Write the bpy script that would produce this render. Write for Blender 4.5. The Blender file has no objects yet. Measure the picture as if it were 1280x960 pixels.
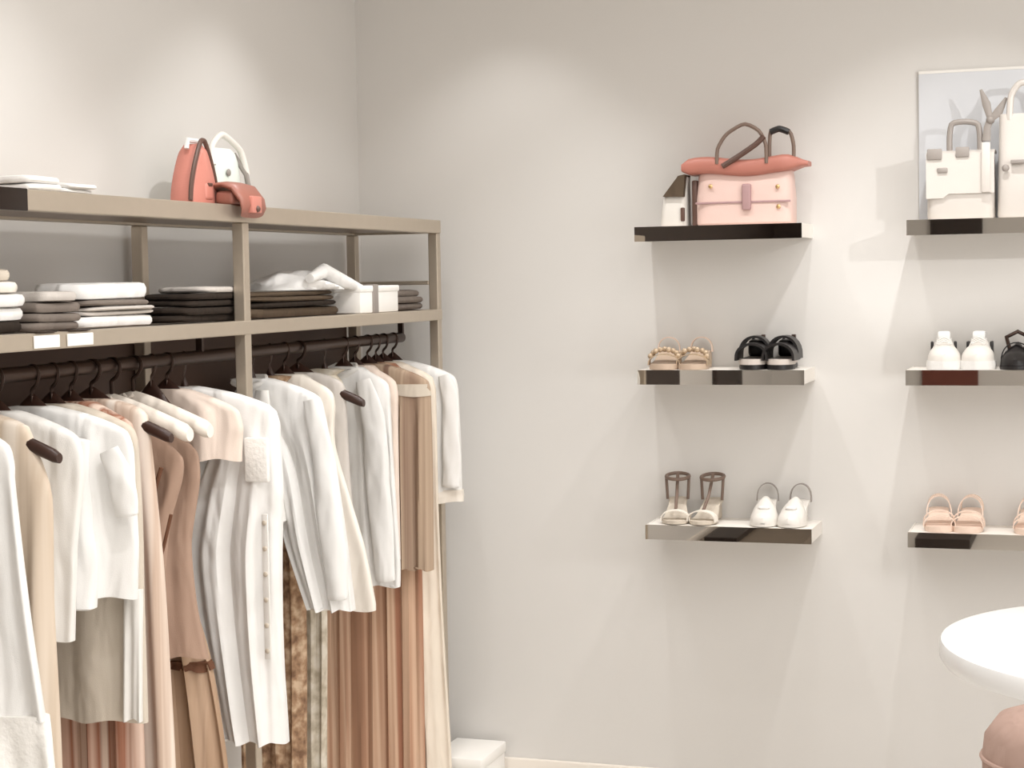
import bpy, bmesh, math, random
from mathutils import Vector, Matrix
random.seed(7)
PI = math.pi
scene = bpy.context.scene
col = scene.collection

# ------------------------------------------------------------------ camera
F = 2200.0
YAW, PITCH, ROLL = math.radians(18.47), math.radians(3.38), math.radians(-0.96)
R = (Matrix.Rotation(YAW, 3, 'Z') @ Matrix.Rotation(PI/2 - PITCH, 3, 'X') @ Matrix.Rotation(ROLL, 3, 'Z'))
CAM = Vector((2.2328, -5.1831, 1.6))
cd = bpy.data.cameras.new('camera')
cam = bpy.data.objects.new('camera', cd)
col.objects.link(cam)
cd.sensor_width = 36.0
cd.lens = 36.0*F/1280.0
cam.matrix_world = Matrix.Translation(CAM) @ R.to_4x4()
scene.camera = cam

def ray(px, py): return R @ Vector(((px-640)/F, (480-py)/F, -1))
def at_y(px, py, y):
    d = ray(px, py); return CAM + d*((y-CAM.y)/d.y)
def at_x(px, py, x):
    d = ray(px, py); return CAM + d*((x-CAM.x)/d.x)

# ------------------------------------------------------------------ materials
def lin(c):
    out = []
    for v in c:
        v /= 255.0
        out.append(v/12.92 if v <= .04045 else ((v+.055)/1.055)**2.4)
    return (*out, 1.0)
def base_mat(name):
    m = bpy.data.materials.new(name); m.use_nodes = True
    nt = m.node_tree
    return m, nt, nt.nodes['Principled BSDF']
def mat(name, c, rough=.6, metal=0.0, var=.04, scale=20, bump=.0, bscale=200, spec=.5, coat=0):
    m, nt, b = base_mat(name)
    b.inputs['Roughness'].default_value = rough
    b.inputs['Metallic'].default_value = metal
    b.inputs['Specular IOR Level'].default_value = spec
    if coat: b.inputs['Coat Weight'].default_value = coat
    tc = nt.nodes.new('ShaderNodeTexCoord')
    nz = nt.nodes.new('ShaderNodeTexNoise'); nz.inputs['Scale'].default_value = scale
    nt.links.new(tc.outputs['Object'], nz.inputs['Vector'])
    mx = nt.nodes.new('ShaderNodeMix'); mx.data_type = 'RGBA'
    a = lin(c)
    mx.inputs['A'].default_value = tuple(max(0, v*(1-var)) for v in a[:3])+(1,)
    mx.inputs['B'].default_value = tuple(min(1, v*(1+var)) for v in a[:3])+(1,)
    nt.links.new(nz.outputs['Fac'], mx.inputs['Factor'])
    nt.links.new(mx.outputs['Result'], b.inputs['Base Color'])
    if bump:
        n2 = nt.nodes.new('ShaderNodeTexNoise'); n2.inputs['Scale'].default_value = bscale
        nt.links.new(tc.outputs['Object'], n2.inputs['Vector'])
        bp = nt.nodes.new('ShaderNodeBump'); bp.inputs['Strength'].default_value = bump
        bp.inputs['Distance'].default_value = .002
        nt.links.new(n2.outputs['Fac'], bp.inputs['Height'])
        nt.links.new(bp.outputs['Normal'], b.inputs['Normal'])
    return m
def creases(m, strength=.75, sc=(13, 13, 4.5)):
    """soft, mostly vertical cloth creases on top of the weave"""
    nt = m.node_tree; b = nt.nodes['Principled BSDF']
    tc = nt.nodes.new('ShaderNodeTexCoord'); mp = nt.nodes.new('ShaderNodeMapping'); mp.inputs['Scale'].default_value = sc
    nz = nt.nodes.new('ShaderNodeTexNoise'); nz.inputs['Scale'].default_value = 1.0; nz.inputs['Detail'].default_value = 2; nz.inputs['Distortion'].default_value = .3
    bp = nt.nodes.new('ShaderNodeBump'); bp.inputs['Strength'].default_value = strength; bp.inputs['Distance'].default_value = .03
    nt.links.new(tc.outputs['Object'], mp.inputs['Vector']); nt.links.new(mp.outputs['Vector'], nz.inputs['Vector'])
    nt.links.new(nz.outputs['Fac'], bp.inputs['Height'])
    old = b.inputs['Normal'].links
    if old: nt.links.new(old[0].from_socket, bp.inputs['Normal'])
    nt.links.new(bp.outputs['Normal'], b.inputs['Normal'])
    return m
def cloth(name, c, rough=.92, var=.05): return creases(mat(name, c, rough, 0, var, 9, .35, 700, .2))
def striped(name, cols, freq=18, distort=.6):
    """woven cloth with vertical stripes: colours repeat across x"""
    m, nt, b = base_mat(name)
    b.inputs['Roughness'].default_value = .9; b.inputs['Specular IOR Level'].default_value = .2
    tc = nt.nodes.new('ShaderNodeTexCoord')
    mp = nt.nodes.new('ShaderNodeMapping'); mp.inputs['Scale'].default_value = (freq, freq*.4, .25)
    nz = nt.nodes.new('ShaderNodeTexNoise'); nz.inputs['Scale'].default_value = 1.0
    nz.inputs['Detail'].default_value = 3; nz.inputs['Distortion'].default_value = distort
    rp = nt.nodes.new('ShaderNodeValToRGB')
    rp.color_ramp.interpolation = 'LINEAR'
    els = rp.color_ramp.elements
    n = len(cols)
    for i, c in enumerate(cols):
        p = .3 + .4*i/(n-1)
        e = els[i] if i < 2 else els.new(p)
        e.position = p; e.color = lin(c)
    nt.links.new(tc.outputs['Object'], mp.inputs['Vector'])
    nt.links.new(mp.outputs['Vector'], nz.inputs['Vector'])
    nt.links.new(nz.outputs['Fac'], rp.inputs['Fac'])
    nt.links.new(rp.outputs['Color'], b.inputs['Base Color'])
    return m
def speckled(name, cols, scale=40):
    m, nt, b = base_mat(name)
    b.inputs['Roughness'].default_value = .9; b.inputs['Specular IOR Level'].default_value = .2
    tc = nt.nodes.new('ShaderNodeTexCoord')
    nz = nt.nodes.new('ShaderNodeTexNoise'); nz.inputs['Scale'].default_value = scale
    nz.inputs['Detail'].default_value = 4
    rp = nt.nodes.new('ShaderNodeValToRGB'); els = rp.color_ramp.elements
    for i, c in enumerate(cols):
        p = .34 + .32*i/(len(cols)-1)
        e = els[i] if i < 2 else els.new(p)
        e.position = p; e.color = lin(c)
    nt.links.new(tc.outputs['Object'], nz.inputs['Vector'])
    nt.links.new(nz.outputs['Fac'], rp.inputs['Fac'])
    nt.links.new(rp.outputs['Color'], b.inputs['Base Color'])
    return m

M = {}
M['wall'] = mat('wall_paint', (221, 218, 214), .55, 0, .012, 2, .08, 300, .3)
M['ceil'] = mat('ceiling_paint', (232, 226, 218), .8, 0, .01)
M['floor'] = mat('floor_stone', (224, 219, 212), .35, 0, .04, 3, .0, 100, .4)
M['skirt'] = mat('skirting_paint', (238, 230, 220), .4, 0, .01)
M['panel'] = mat('dark_reflection_block', (46, 34, 28), .5, 0, .2, 6)  # these three colour the added blocks mirrored in the shelf edges
M['red_reflection'] = mat('red_reflection_block', (112, 58, 44), .5, 0, .2, 6)
M['taupe_reflection'] = mat('taupe_reflection_block', (128, 114, 98), .5, 0, .15, 6)
M['metal'] = mat('champagne_steel', (196, 184, 168), .38, .7, .04, 30)
M['shelfmetal'] = mat('bronze_shelf', (150, 132, 116), .38, .85, .05, 12)
M['railshade'] = mat('rail_shade_brown', (88, 68, 58), .5, .3, .06, 8)  # brown of the shaded wall behind the hangers
M['mirror'] = mat('polished_steel', (205, 199, 192), .015, 1.0, .01, 5)
M['shelfwhite'] = mat('white_shelf_top', (240, 234, 226), .4, 0, .01)
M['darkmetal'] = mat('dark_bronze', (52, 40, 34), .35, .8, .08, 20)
M['rail'] = mat('dark_rail', (70, 54, 46), .35, .7, .05, 20)
M['wood'] = mat('dark_hanger_wood', (58, 36, 28), .4, 0, .25, 30)
M['padded'] = cloth('padded_cream_satin', (240, 230, 218), .6)
M['hook'] = mat('hook_wire', (66, 52, 46), .3, .8, .03)
M['white'] = cloth('white_cotton', (238, 236, 233))
M['white2'] = cloth('white_linen', (233, 230, 225))
M['cream'] = cloth('cream_chiffon', (234, 222, 206))
M['ivory'] = cloth('ivory_crepe', (238, 230, 219))
M['blush'] = cloth('blush_cotton', (234, 217, 204))
M['palegrey'] = cloth('pale_grey_knit', (205, 198, 191))
M['stone'] = cloth('stone_crepe', (208, 197, 182))
M['beige'] = striped('beige_striped_knit', [(196, 178, 158), (226, 212, 196), (206, 188, 168), (232, 220, 206)], 16)
M['tan'] = cloth('tan_satin', (170, 142, 124), .6, .08)
M['tandark'] = cloth('brown_piping', (108, 74, 56))
M['tanskirt'] = striped('tan_pleats', [(150, 120, 98), (186, 158, 134), (168, 138, 112)], 20)
M['taupe'] = striped('taupe_pleats', [(112, 90, 76), (166, 142, 122), (184, 162, 140), (134, 108, 92)], 22)
M['terracotta'] = striped('terracotta_pleats', [(140, 104, 82), (184, 142, 116), (212, 180, 154), (166, 118, 94)], 24)
M['rust'] = striped('rust_stripes', [(116, 70, 52), (214, 186, 168), (150, 100, 78), (228, 206, 190)], 22)
M['beigestripe'] = striped('sand_stripes', [(176, 150, 130), (232, 216, 202), (200, 176, 158), (236, 224, 212)], 26)
M['floral'] = speckled('brown_speckle_print', [(120, 92, 72), (166, 134, 106), (206, 180, 152)], 34)
M['olive'] = speckled('pale_olive_print', [(178, 166, 146), (208, 198, 180), (224, 216, 202)], 26)
M['lace'] = mat('white_lace', (246, 243, 238), .9, 0, .08, 90, .9, 110, .2)
M['button'] = mat('pearl_button', (200, 188, 172), .3)
M['khaki'] = cloth('dark_khaki_knit', (92, 78, 64), .95, .12)
M['blackbrown'] = cloth('black_brown_knit', (52, 44, 38), .95, .12)
M['greyknit'] = cloth('mid_grey_knit', (128, 118, 110), .95, .1)
M['salmon'] = mat('salmon_leather', (200, 130, 116), .45, 0, .06, 14, .15, 250)
M['brownpink'] = mat('rose_brown_leather', (152, 98, 84), .45, 0, .08, 14, .15, 250)
M['trim'] = mat('dark_brown_trim', (92, 66, 56), .45, 0, .1)
M['blushleather'] = mat('blush_leather', (224, 194, 184), .45, 0, .06, 18, .15, 260)
M['coral'] = mat('coral_leather', (186, 120, 105), .45, 0, .08, 12, .15, 260)
M['mauve'] = mat('mauve_leather', (176, 142, 142), .45)
M['mint'] = mat('pale_mint_leather', (228, 236, 228), .4, 0, .03)
M['whiteleather'] = mat('white_leather', (230, 225, 218), .4, 0, .02, 20, .1, 260)
M['greystrap'] = mat('grey_strap', (150, 142, 136), .5)
M['taupestrap'] = mat('taupe_strap', (122, 102, 90), .5)
M['black'] = mat('black_leather', (24, 20, 20), .4, 0, .1)
M['gold'] = mat('gold_buckle', (214, 180, 130), .3, .9)
M['peach'] = mat('peach_leather', (236, 212, 195), .45, 0, .05)
M['tanleather'] = mat('tan_sole', (192, 170, 150), .5, 0, .1)
M['goldbead'] = mat('antique_gold_beads', (190, 168, 142), .45, .3, .3, 120)
M['midsole'] = mat('grey_midsole', (206, 196, 188), .5)
M['table'] = mat('white_lacquer', (246, 246, 246), .2, 0, .005, 5, 0, 10, .5)
M['pouf'] = cloth('dusty_rose_velvet', (186, 158, 146))
M['card'] = mat('white_card', (245, 242, 237), .7)
M['bagleather'] = mat('offwhite_leather', (208, 201, 194), .4, 0, .02, 20, .1, 260)
M['canvas'] = mat('pale_blue_canvas', (221, 223, 227), .8, 0, .02, 3)

# ------------------------------------------------------------------ builders
ORG = {}
class MB:
    def __init__(s): s.bm = bmesh.new()
    def box(s, lo, hi, bev=0.0, seg=2):
        lo, hi = Vector(lo), Vector(hi)
        r = bmesh.ops.create_cube(s.bm, size=1.0)
        sz = hi-lo; c = (hi+lo)/2
        for v in r['verts']:
            v.co = Vector((v.co.x*sz.x, v.co.y*sz.y, v.co.z*sz.z)) + c
        if bev:
            es = list({e for v in r['verts'] for e in v.link_edges})
            bmesh.ops.bevel(s.bm, geom=es, offset=bev, segments=seg, profile=.5, affect='EDGES')
        return s
    def loft(s, loops, cap0=True, cap1=True, closed=True):
        vv = [[s.bm.verts.new(p) for p in lp] for lp in loops]
        n = len(vv[0])
        for a, b in zip(vv, vv[1:]):
            for i in range(n if closed else n-1):
                j = (i+1) % n
                try: s.bm.faces.new((a[i], a[j], b[j], b[i]))
                except ValueError: pass
        if closed:
            if cap0: s.bm.faces.new(vv[0][::-1])
            if cap1: s.bm.faces.new(vv[-1])
        return s
    def tube(s, pts, rad, n=10, flat=None, closed=False):
        """round (or, with flat=(ra, rb), oval) tube along a path"""
        pts = [Vector(p) for p in pts]; m = len(pts)
        rads = rad if isinstance(rad, (list, tuple)) else [rad]*m
        loops = []; up = None
        for i, p in enumerate(pts):
            a = pts[i-1] if (i > 0 or closed) else p
            b = pts[(i+1) % m] if (i < m-1 or closed) else p
            t = (b-a).normalized()
            if up is None:
                up = Vector((0, 1, 0)) if abs(t.y) < .9 else Vector((1, 0, 0))
            u = (up - t*up.dot(t)).normalized(); w = t.cross(u); up = u
            fa, fb = flat if flat else (1, 1)
            loops.append([p + (u*math.cos(k*2*PI/n)*fa + w*math.sin(k*2*PI/n)*fb)*rads[i] for k in range(n)])
        if closed: loops.append(loops[0]); return s.loft(loops, False, False)
        return s.loft(loops)
    def lathe(s, prof, c=(0, 0, 0), n=48):
        c = Vector(c)
        loops = [[c + Vector((r*math.cos(k*2*PI/n), r*math.sin(k*2*PI/n), z)) for k in range(n)] for r, z in prof]
        return s.loft(loops)
    def ball(s, c, r, sc=(1, 1, 1), u=12, v=8):
        q = bmesh.ops.create_uvsphere(s.bm, u_segments=u, v_segments=v, radius=r)
        for x in q['verts']: x.co = Vector((x.co.x*sc[0], x.co.y*sc[1], x.co.z*sc[2])) + Vector(c)
        return s
    def build(s, name, m, parent=None, smooth=True, loc=None, sub=0, jitter=0):
        bmesh.ops.remove_doubles(s.bm, verts=s.bm.verts, dist=1e-6)
        bmesh.ops.recalc_face_normals(s.bm, faces=s.bm.faces)
        org = ORG[parent.name] if parent else Vector(loc or (0, 0, 0))
        for v in s.bm.verts:
            v.co -= org
            if jitter: v.co += Vector((random.uniform(-1, 1), random.uniform(-1, 1), random.uniform(-1, 1)))*jitter
        me = bpy.data.meshes.new(name); s.bm.to_mesh(me); s.bm.free()
        me.materials.append(m)
        o = bpy.data.objects.new(name, me); col.objects.link(o)
        if smooth:
            for p in me.polygons: p.use_smooth = True
            me.set_sharp_from_angle(angle=math.radians(42))
        if parent: o.parent = parent
        else: o.location = org
        if sub:
            md = o.modifiers.new('smooth', 'SUBSURF'); md.levels = sub; md.render_levels = sub
        ORG[o.name] = Vector(org)
        return o
def tag(o, label, cat, group=None):
    o['label'] = label; o['category'] = cat
    if group: o['group'] = group
    return o
def thing(name, label, cat, loc, group=None):
    o = bpy.data.objects.new(name, None); col.objects.link(o)
    o.empty_display_size = .05
    o.location = loc; ORG[o.name] = Vector(loc)
    return tag(o, label, cat, group)
def dup(o, parent=None, **kw):
    c = o.copy(); col.objects.link(c)
    if parent: c.parent = parent
    for ch in list(o.children): dup(ch, c)
    for k, v in kw.items(): c[k] = v
    return c
def struct(name, mb, m):
    o = mb.build(name, m, smooth=False); o['kind'] = 'structure'; return o
def smoothstep(a, b, x):
    t = min(1, max(0, (x-a)/(b-a))); return t*t*(3-2*t)
def lerp_rows(rows, n):
    """rows sorted from first to last, resampled with smooth interpolation"""
    d = [0]
    for a, b in zip(rows, rows[1:]): d.append(d[-1] + math.dist(a, b))
    out = []
    for i in range(n):
        t = d[-1]*i/(n-1)
        k = max(j for j in range(len(d)) if d[j] <= t+1e-9); k = min(k, len(d)-2)
        f = (t-d[k])/max(1e-9, d[k+1]-d[k])
        p0 = rows[max(0, k-1)]; p1 = rows[k]; p2 = rows[k+1]; p3 = rows[min(len(rows)-1, k+2)]
        r = []
        for c in range(len(p1)):
            m1 = (p2[c]-p0[c])*.35; m2 = (p3[c]-p1[c])*.35
            h = (2*f**3-3*f**2+1)*p1[c] + (f**3-2*f**2+f)*m1 + (-2*f**3+3*f**2)*p2[c] + (f**3-f**2)*m2
            r.append(h)
        out.append(tuple(r))
    return out

# ------------------------------------------------------------------ room shell
XR, YR, ZC = 4.9, -7.8, 2.74
struct('floor', MB().box((-.1, YR-.1, -.1), (XR+.1, .1, 0)), M['floor'])
struct('ceiling', MB().box((-.1, YR-.1, ZC), (XR+.1, .1, ZC+.1)), M['ceil'])
struct('wall_back', MB().box((-.1, 0, 0), (XR+.1, .1, ZC)), M['wall'])
struct('wall_left', MB().box((-.1, YR, 0), (0, 0, ZC)), M['wall'])
struct('wall_right', MB().box((XR, YR, 0), (XR+.1, 0, ZC)), M['wall'])
struct('wall_rear', MB().box((-.1, YR-.1, 0), (XR+.1, YR, ZC)), M['wall'])
struct('baseboard_back', MB().box((.015, -.014, 0), (XR, 0, .1), .004), M['skirt'])
struct('baseboard_left', MB().box((0, YR, 0), (.014, 0, .1), .004), M['skirt'])
# unseen blocks added to put dark reflections in the polished shelf edges
struct('reflection_block_1', MB().box((0, YR, 1.5), (.03, -3.1, 2.5)), M['panel'])
struct('reflection_block_2', MB().box((.03, YR, 1.5), (.42, YR+.03, 2.5)), M['panel'])
struct('reflection_block_3', MB().box((1.12, YR, 1.5), (1.47, YR+.03, 2.5)), M['panel'])
struct('reflection_block_4', MB().box((1.06, YR, .55), (1.44, YR+.03, 1.3)), M['red_reflection'])
struct('reflection_block_5', MB().box((0, -4.75, .75), (.03, -3.9, 1.3)), M['panel'])
struct('reflection_block_6', MB().box((0, -6.55, .75), (.03, -5.75, 1.3)), M['panel'])
struct('reflection_block_7', MB().box((.25, YR, .6), (.34, YR+.03, 1.3)), M['panel'])
struct('reflection_block_8', MB().box((0, -7.3, 0), (.62, -3.4, .06)), M['taupe_reflection'])
struct('reflection_block_9', MB().box((.06, -6.4, .06), (.25, -5.2, .09)), M['panel'])
struct('reflection_block_10', MB().box((1.22, -6.5, 0), (1.53, -5.6, .06)), M['panel'])
# unseen frame added around the side fill lamp on the right-hand wall
struct('fill_frame', MB().box((XR-.03, -6.2, .1), (XR-.001, -6.12, 2.6)).box((XR-.03, -2.08, .1), (XR-.001, -2.0, 2.6)).box((XR-.03, -6.12, 2.52), (XR-.001, -2.08, 2.6)).box((XR-.03, -6.12, .1), (XR-.001, -2.08, .18)).box((XR-.03, -4.1, .18), (XR-.001, -4.04, 2.52)), M['darkmetal'])

# ------------------------------------------------------------------ clothing rack
XF, XB = .33, .03
PY = [-.165, -1.44, -2.78]
T = .03
rack = thing('clothing_rack', 'long champagne metal clothing rack with two shelves along the left wall', 'clothes rack', (.19, -1.45, 0))
for y in PY:
    for x in (XF-T, XB):
        MB().box((x, y-T/2, 0), (x+T, y+T/2, 1.745), .003).build('post', M['metal'], rack, smooth=False)
for z0, z1 in ((1.745, 1.785), (1.482, 1.515)):
    MB().box((XF-T, PY[2]-T/2, z0), (XF+.002, PY[0]+T/2, z1), .003).build('front_rail', M['metal'], rack, smooth=False)
    MB().box((XB, PY[2]-T/2, z0), (XB+T, PY[0]+T/2, z1), .003).build('back_rail', M['metal'], rack, smooth=False)
    MB().box((XB+T, PY[2], z0+.006), (XF-T, PY[0], z1-.004), .002).build('shelf_panel', M['shelfmetal'], rack, smooth=False)
for y in (PY[0], PY[2]):
    for z0, z1 in ((1.745, 1.785), (1.482, 1.515), (1.59, 1.602)):
        MB().box((XB+T, y-T/2, z0), (XF-T, y+T/2, z1), .003).build('side_rail', M['metal'], rack, smooth=False)
RX, RZ = .2, 1.43
MB().tube([(RX, PY[2], RZ), (RX, PY[0], RZ)], .0155, 16).build('hanging_rail', M['rail'], rack)
for y in PY:
    m = MB().box((RX-.008, y-.006, RZ), (RX+.008, y+.006, 1.482))
    m.build('rail_bracket', M['rail'], rack)
MB().box((XB-.014, PY[2]+T/2, 1.27), (XB-.004, PY[0]-T/2, 1.482), .001).build('rail_shade', M['railshade'], rack, smooth=False)  # added dark sheet, stands in for the wall's shade under the middle shelf
MB().box((XF-.004, -2.56, 1.744), (XF+.005, -2.335, 1.786), .002).build('rail_reflection', M['darkmetal'], rack)  # added dark plate, stands in for a reflection in the front rail

# ------------------------------------------------------------------ hangers
def hanger_proto(name, body, thick):
    h = thing(name, '', 'hanger', (0, 0, 0))
    pts = [(0, 0, -.072), (0, 0, -.045), (0, 0, -.028), (.012, 0, -.019), (.0205, 0, -.006), (.021, 0, .008), (.012, 0, .0185), (0, 0, .0195), (-.012, 0, .0165), (-.019, 0, .008)]
    pts = [tuple(p) for p in lerp_rows(pts, 24)]
    MB().tube(pts, .0045, 8).build('hook', M['hook'], h)
    rows = []
    for i in range(33):
        u = -1 + 2*i/32
        a = abs(u)
        x = .188*u; z = -.080 - .068*(a*.94)**1.25
        rz = (.017*(1-a) + .013*a)*thick; ry = (.0085 + .006*a)*thick
        if a > .96: rz *= .75; ry *= .75
        up = .030*max(0, 1-a*2.2) if thick < 1.2 else 0
        rows.append([Vector((x, ry*math.cos(k*2*PI/12), z + (rz+(up if math.sin(k*2*PI/12) > .1 else 0))*math.sin(k*2*PI/12))) for k in range(12)])
    MB().loft(rows).build('shoulder_bar', body, h)
    if thick > 1.2:
        MB().tube([(-.012, -.022, -.062), (0, -.026, -.07), (.012, -.022, -.062)], .004, 8).build('ribbon_bow', body, h)
    else:
        MB().tube([(0, 0, -.056), (0, 0, -.040)], .007, 10).build('ferrule', M['hook'], h)
    return h
HW = hanger_proto('clothes_hanger', M['wood'], 1.0)
HP = hanger_proto('padded_hanger', M['padded'], 1.5)
used = set()
def hang(y, what, padded=False, half=.188):
    src = HP if padded else HW
    h = src if src.name not in used else dup(src)
    used.add(src.name)
    h.location = (RX, y, RZ-.006); h.rotation_euler = (0, 0, 0); h.scale = (half/.188, 1, 1)
    h['label'] = ('cream padded hanger holding ' if padded else 'dark wooden hanger holding ') + what
    h['category'] = 'hanger'
    h['group'] = 'hangers on the rack rail'
    return h

# ------------------------------------------------------------------ garments
NL = 96
def shell(rows, Y, folds, amp, ph=0.0, t_top=.012, t_bot=.028, nrow=44, skew=0.0, yscale=None):
    """closed cloth shell: rows = [(z, x_left, x_right), ...] from top to hem, wavy vertical folds"""
    rr = lerp_rows(rows, nrow)
    z0, z1 = rr[0][0], rr[-1][0]
    loops = []
    for i, (z, xl, xr) in enumerate(rr):
        f = (z0-z)/max(1e-6, z0-z1)
        w = max(.004, (xr-xl)/2); cx = (xl+xr)/2
        t = t_top + (t_bot-t_top)*smoothstep(0, .5, f)
        A = amp*smoothstep(.03, .4, f)
        lp = []
        for k in range(NL):
            a = 2*PI*k/NL
            ca, sa = math.cos(a), math.sin(a)
            ux = math.copysign(abs(ca)**.8, ca)
            x = cx + w*ux
            q = ux*PI*folds/2
            wave = math.sin(q + ph + .6*math.sin(2.1*f+ph)) + .45*math.sin(2.3*q + 1.7*ph + 1.5*f)
            y = Y + t*math.copysign(abs(sa)**.7, sa) + A*wave*(1-.25*abs(ux)**6) + skew*(x-RX)
            dz = .004*math.sin(q*1.3+ph)*smoothstep(.8, 1, f)
            lp.append(Vector((x, y, z+dz)))
        loops.append(lp)
    # turned-in hem
    last = loops[-1]; c = sum(last, Vector())/NL
    loops.append([c + (p-c)*.9 + Vector((0, 0, .006)) for p in last])
    return MB().loft(loops)
def rows_px(px_rows, Y):
    """(py, right px[, left px]) on the garment's own plane -> (z, xl, xr)"""
    out = []
    for r in px_rows:
        p = at_y(r[1], r[0], Y)
        xl = at_y(r[2], r[0], Y).x if len(r) > 2 else max(.045, min(2*RX-p.x, .09))
        out.append((p.z, xl, p.x))
    return out
def sh(Y, drop=0.0, half=.2, neck=.05):
    """default shoulder rows (z, xl, xr) lying on the hanger"""
    z = 1.392
    return [(z, RX-neck*.6, RX+neck*.6), (z-.012, RX-neck, RX+neck), (z-.04-drop*.4, RX-half*.6, RX+half*.6), (z-.085-drop, RX-half*.96, RX+half*.96)]
def hz(a): return RZ-.006-.080-.068*(min(1.1, a)*.94)**1.25
ZN = hz(0)+.009
def on_hanger(rows):
    i = next(k for k, r in enumerate(rows) if r[0] < 1.285)
    z, xl, xr = rows[i]
    wl, wr = max(RX-xl, .06), max(xr-RX, .06)
    half = min(.188, min(wl, wr)-.016)
    top = [(hz(0)+.020, RX-.035, RX+.035), (hz(.25)+.028, RX-min(.06, wl), RX+min(.06, wr))]
    for u in (.55, .8, .95, 1.0):
        d = .034 if u < .9 else (.028 if u < 1 else -.002)
        top.append((hz(u)+d, RX-wl*u, RX+wr*u))
    return top + [r for r in rows[i:] if r[0] < top[-1][0]-.012], half
def garment(name, label, cat, Y, rows, m, folds=7, amp=.008, ph=0, what=None, padded=False, part='body', cover=True, hw=None, **kw):
    half = .188
    if cover == 'tip':       # narrow straps that leave the hanger ends bare
        tw = .72
        top = [(hz(0)+.020, RX-.035, RX+.035), (hz(.25)+.028, RX-.06, RX+.06)] + [(hz(u)+d, RX-u*.188, RX+u*.188) for u, d in ((.5, .034), (tw-.06, .03), (tw, 0))]
        rows = top + [r for r in rows if r[0] < top[-1][0]-.09]; kw.setdefault('t_top', .022)
    elif cover: rows, half = on_hanger(rows); kw.setdefault('t_top', .025)
    if hw: half = hw
    zb = rows[-1][0]
    g = thing(name, label, cat, (RX, Y, zb), 'garments hanging on the rack')
    shell(rows, Y, folds, amp, ph, **kw).build(part, m, g)
    hang(Y, what or label_short(label), padded, half)
    return g
def label_short(l): return 'the ' + ' '.join(l.split()[:9])
def sleeve(g, pts, rads, Y, m, flat=(.45, 1.0), name='sleeve', wob=.05):
    """tapered tube; pts are (x, z, dy)"""
    rr = lerp_rows([(x, z, dy, r) for (x, z, dy), r in zip(pts, rads)], 26)
    loops = []
    for i, (x, z, dy, r) in enumerate(rr):
        a = rr[max(0, i-1)]; b = rr[min(len(rr)-1, i+1)]
        t = Vector((b[0]-a[0], b[2]-a[2], b[1]-a[1])).normalized()
        u = Vector((0, 1, 0)); u = (u - t*u.dot(t)).normalized(); w = t.cross(u)
        lp = []
        for k in range(28):
            an = 2*PI*k/28
            rv = r*(1 + wob*math.sin(3*an+i*.5) + wob*.6*math.sin(5*an-i*.35))
            lp.append(Vector((x, Y+dy, z)) + (u*math.cos(an)*flat[0] + w*math.sin(an)*flat[1])*rv)
        loops.append(lp)
    last = loops[-1]; c = sum(last, Vector())/28
    loops.append([c + (p-c)*.82 - t*(-.004) for p in last])
    return MB().loft(loops).build(name, m, g)
def ptx(px, py, Y):
    p = at_y(px, py, Y); return p.x, p.z
def sl_px(g, rows, Y, m, dy=-.02, **kw):
    """sleeve through pixel rows (px, py, half-width px)"""
    pts, rads = [], []
    for px, py, hw in rows:
        x, z = ptx(px, py, Y); x2, _ = ptx(px+hw, py, Y)
        pts.append((x, z, dy)); rads.append(x2-x)
    return sleeve(g, pts, rads, Y, m, **kw)
def buttons(g, x, z0, z1, n, Y, t):
    for i in range(n):
        z = z0 + (z1-z0)*i/(n-1)
        MB().ball((x, Y-t, z), .006, (1, .5, 1)).build('button', M['button'], g)
def placket(g, x, z0, z1, Y, t, m, w=.014):
    MB().box((x-w, Y-t-.003, z1), (x+w, Y-t+.003, z0), .002).build('placket', m, g)

# 1 far end white top
Y = -.235
g = garment('blouse', 'short white boxy blouse at the far end of the rail by the rack end post', 'blouse', Y,
    rows_px([(455, 530), (458, 545), (468, 562), (485, 572), (540, 575), (600, 577), (616, 577)], Y), M['white'], 4, .005, .4, 'the short white boxy blouse at the far end')
b = rows_px([(612, 579), (628, 579)], Y); shell(b, Y, 4, .006, .4, .031, .031, 8).build('hem_band', M['ivory'], g)
sl_px(g, [(560, 468, 7), (568, 500, 10), (569, 560, 11), (569, 606, 11)], Y, M['white'], -.035)
# 2 cream maxi
Y = -.31
garment('maxi_dress', 'cream chiffon maxi dress reaching below the white boxy blouse at the far end', 'dress', Y,
    rows_px([(458, 520), (470, 535), (500, 545), (640, 548), (760, 553), (930, 563), (1010, 566)], Y), M['cream'], 9, .009, 1.1, 'the cream chiffon maxi dress by the end post')
# 3 taupe skirt
Y = -.43
g = garment('pleated_skirt', 'taupe brown pleated midi skirt ending beside the cream maxi dress', 'skirt', Y,
    rows_px([(462, 515), (470, 530), (490, 538), (600, 540), (700, 541), (712, 541)], Y), M['taupe'], 12, .009, .2, 'the taupe brown pleated midi skirt')
x0 = rows_px([(480, 536), (494, 539)], Y); shell(x0, Y, 3, .0, 0, .03, .03, 6).build('waistband', M['stone'], g)
# 4 terracotta maxi
Y = -.365
garment('pleated_maxi_skirt', 'terracotta pleated maxi skirt showing below the white shirts, to the frame bottom', 'skirt', Y,
    rows_px([(466, 510), (476, 520), (500, 524, 402), (640, 526, 400), (745, 528, 400), (960, 531, 400), (1040, 533, 400)], Y), M['terracotta'], 13, .007, 2.0, 'the terracotta pleated maxi skirt')
# 5 blush top
Y = -.52
garment('sleeveless_top', 'blush sleeveless top seen as a thin strip beside the taupe pleated skirt', 'top', Y,
    rows_px([(458, 455), (462, 475), (472, 492), (520, 498), (640, 500), (700, 501)], Y), M['blush'], 6, .006, .9, 'the blush sleeveless top')
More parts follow.
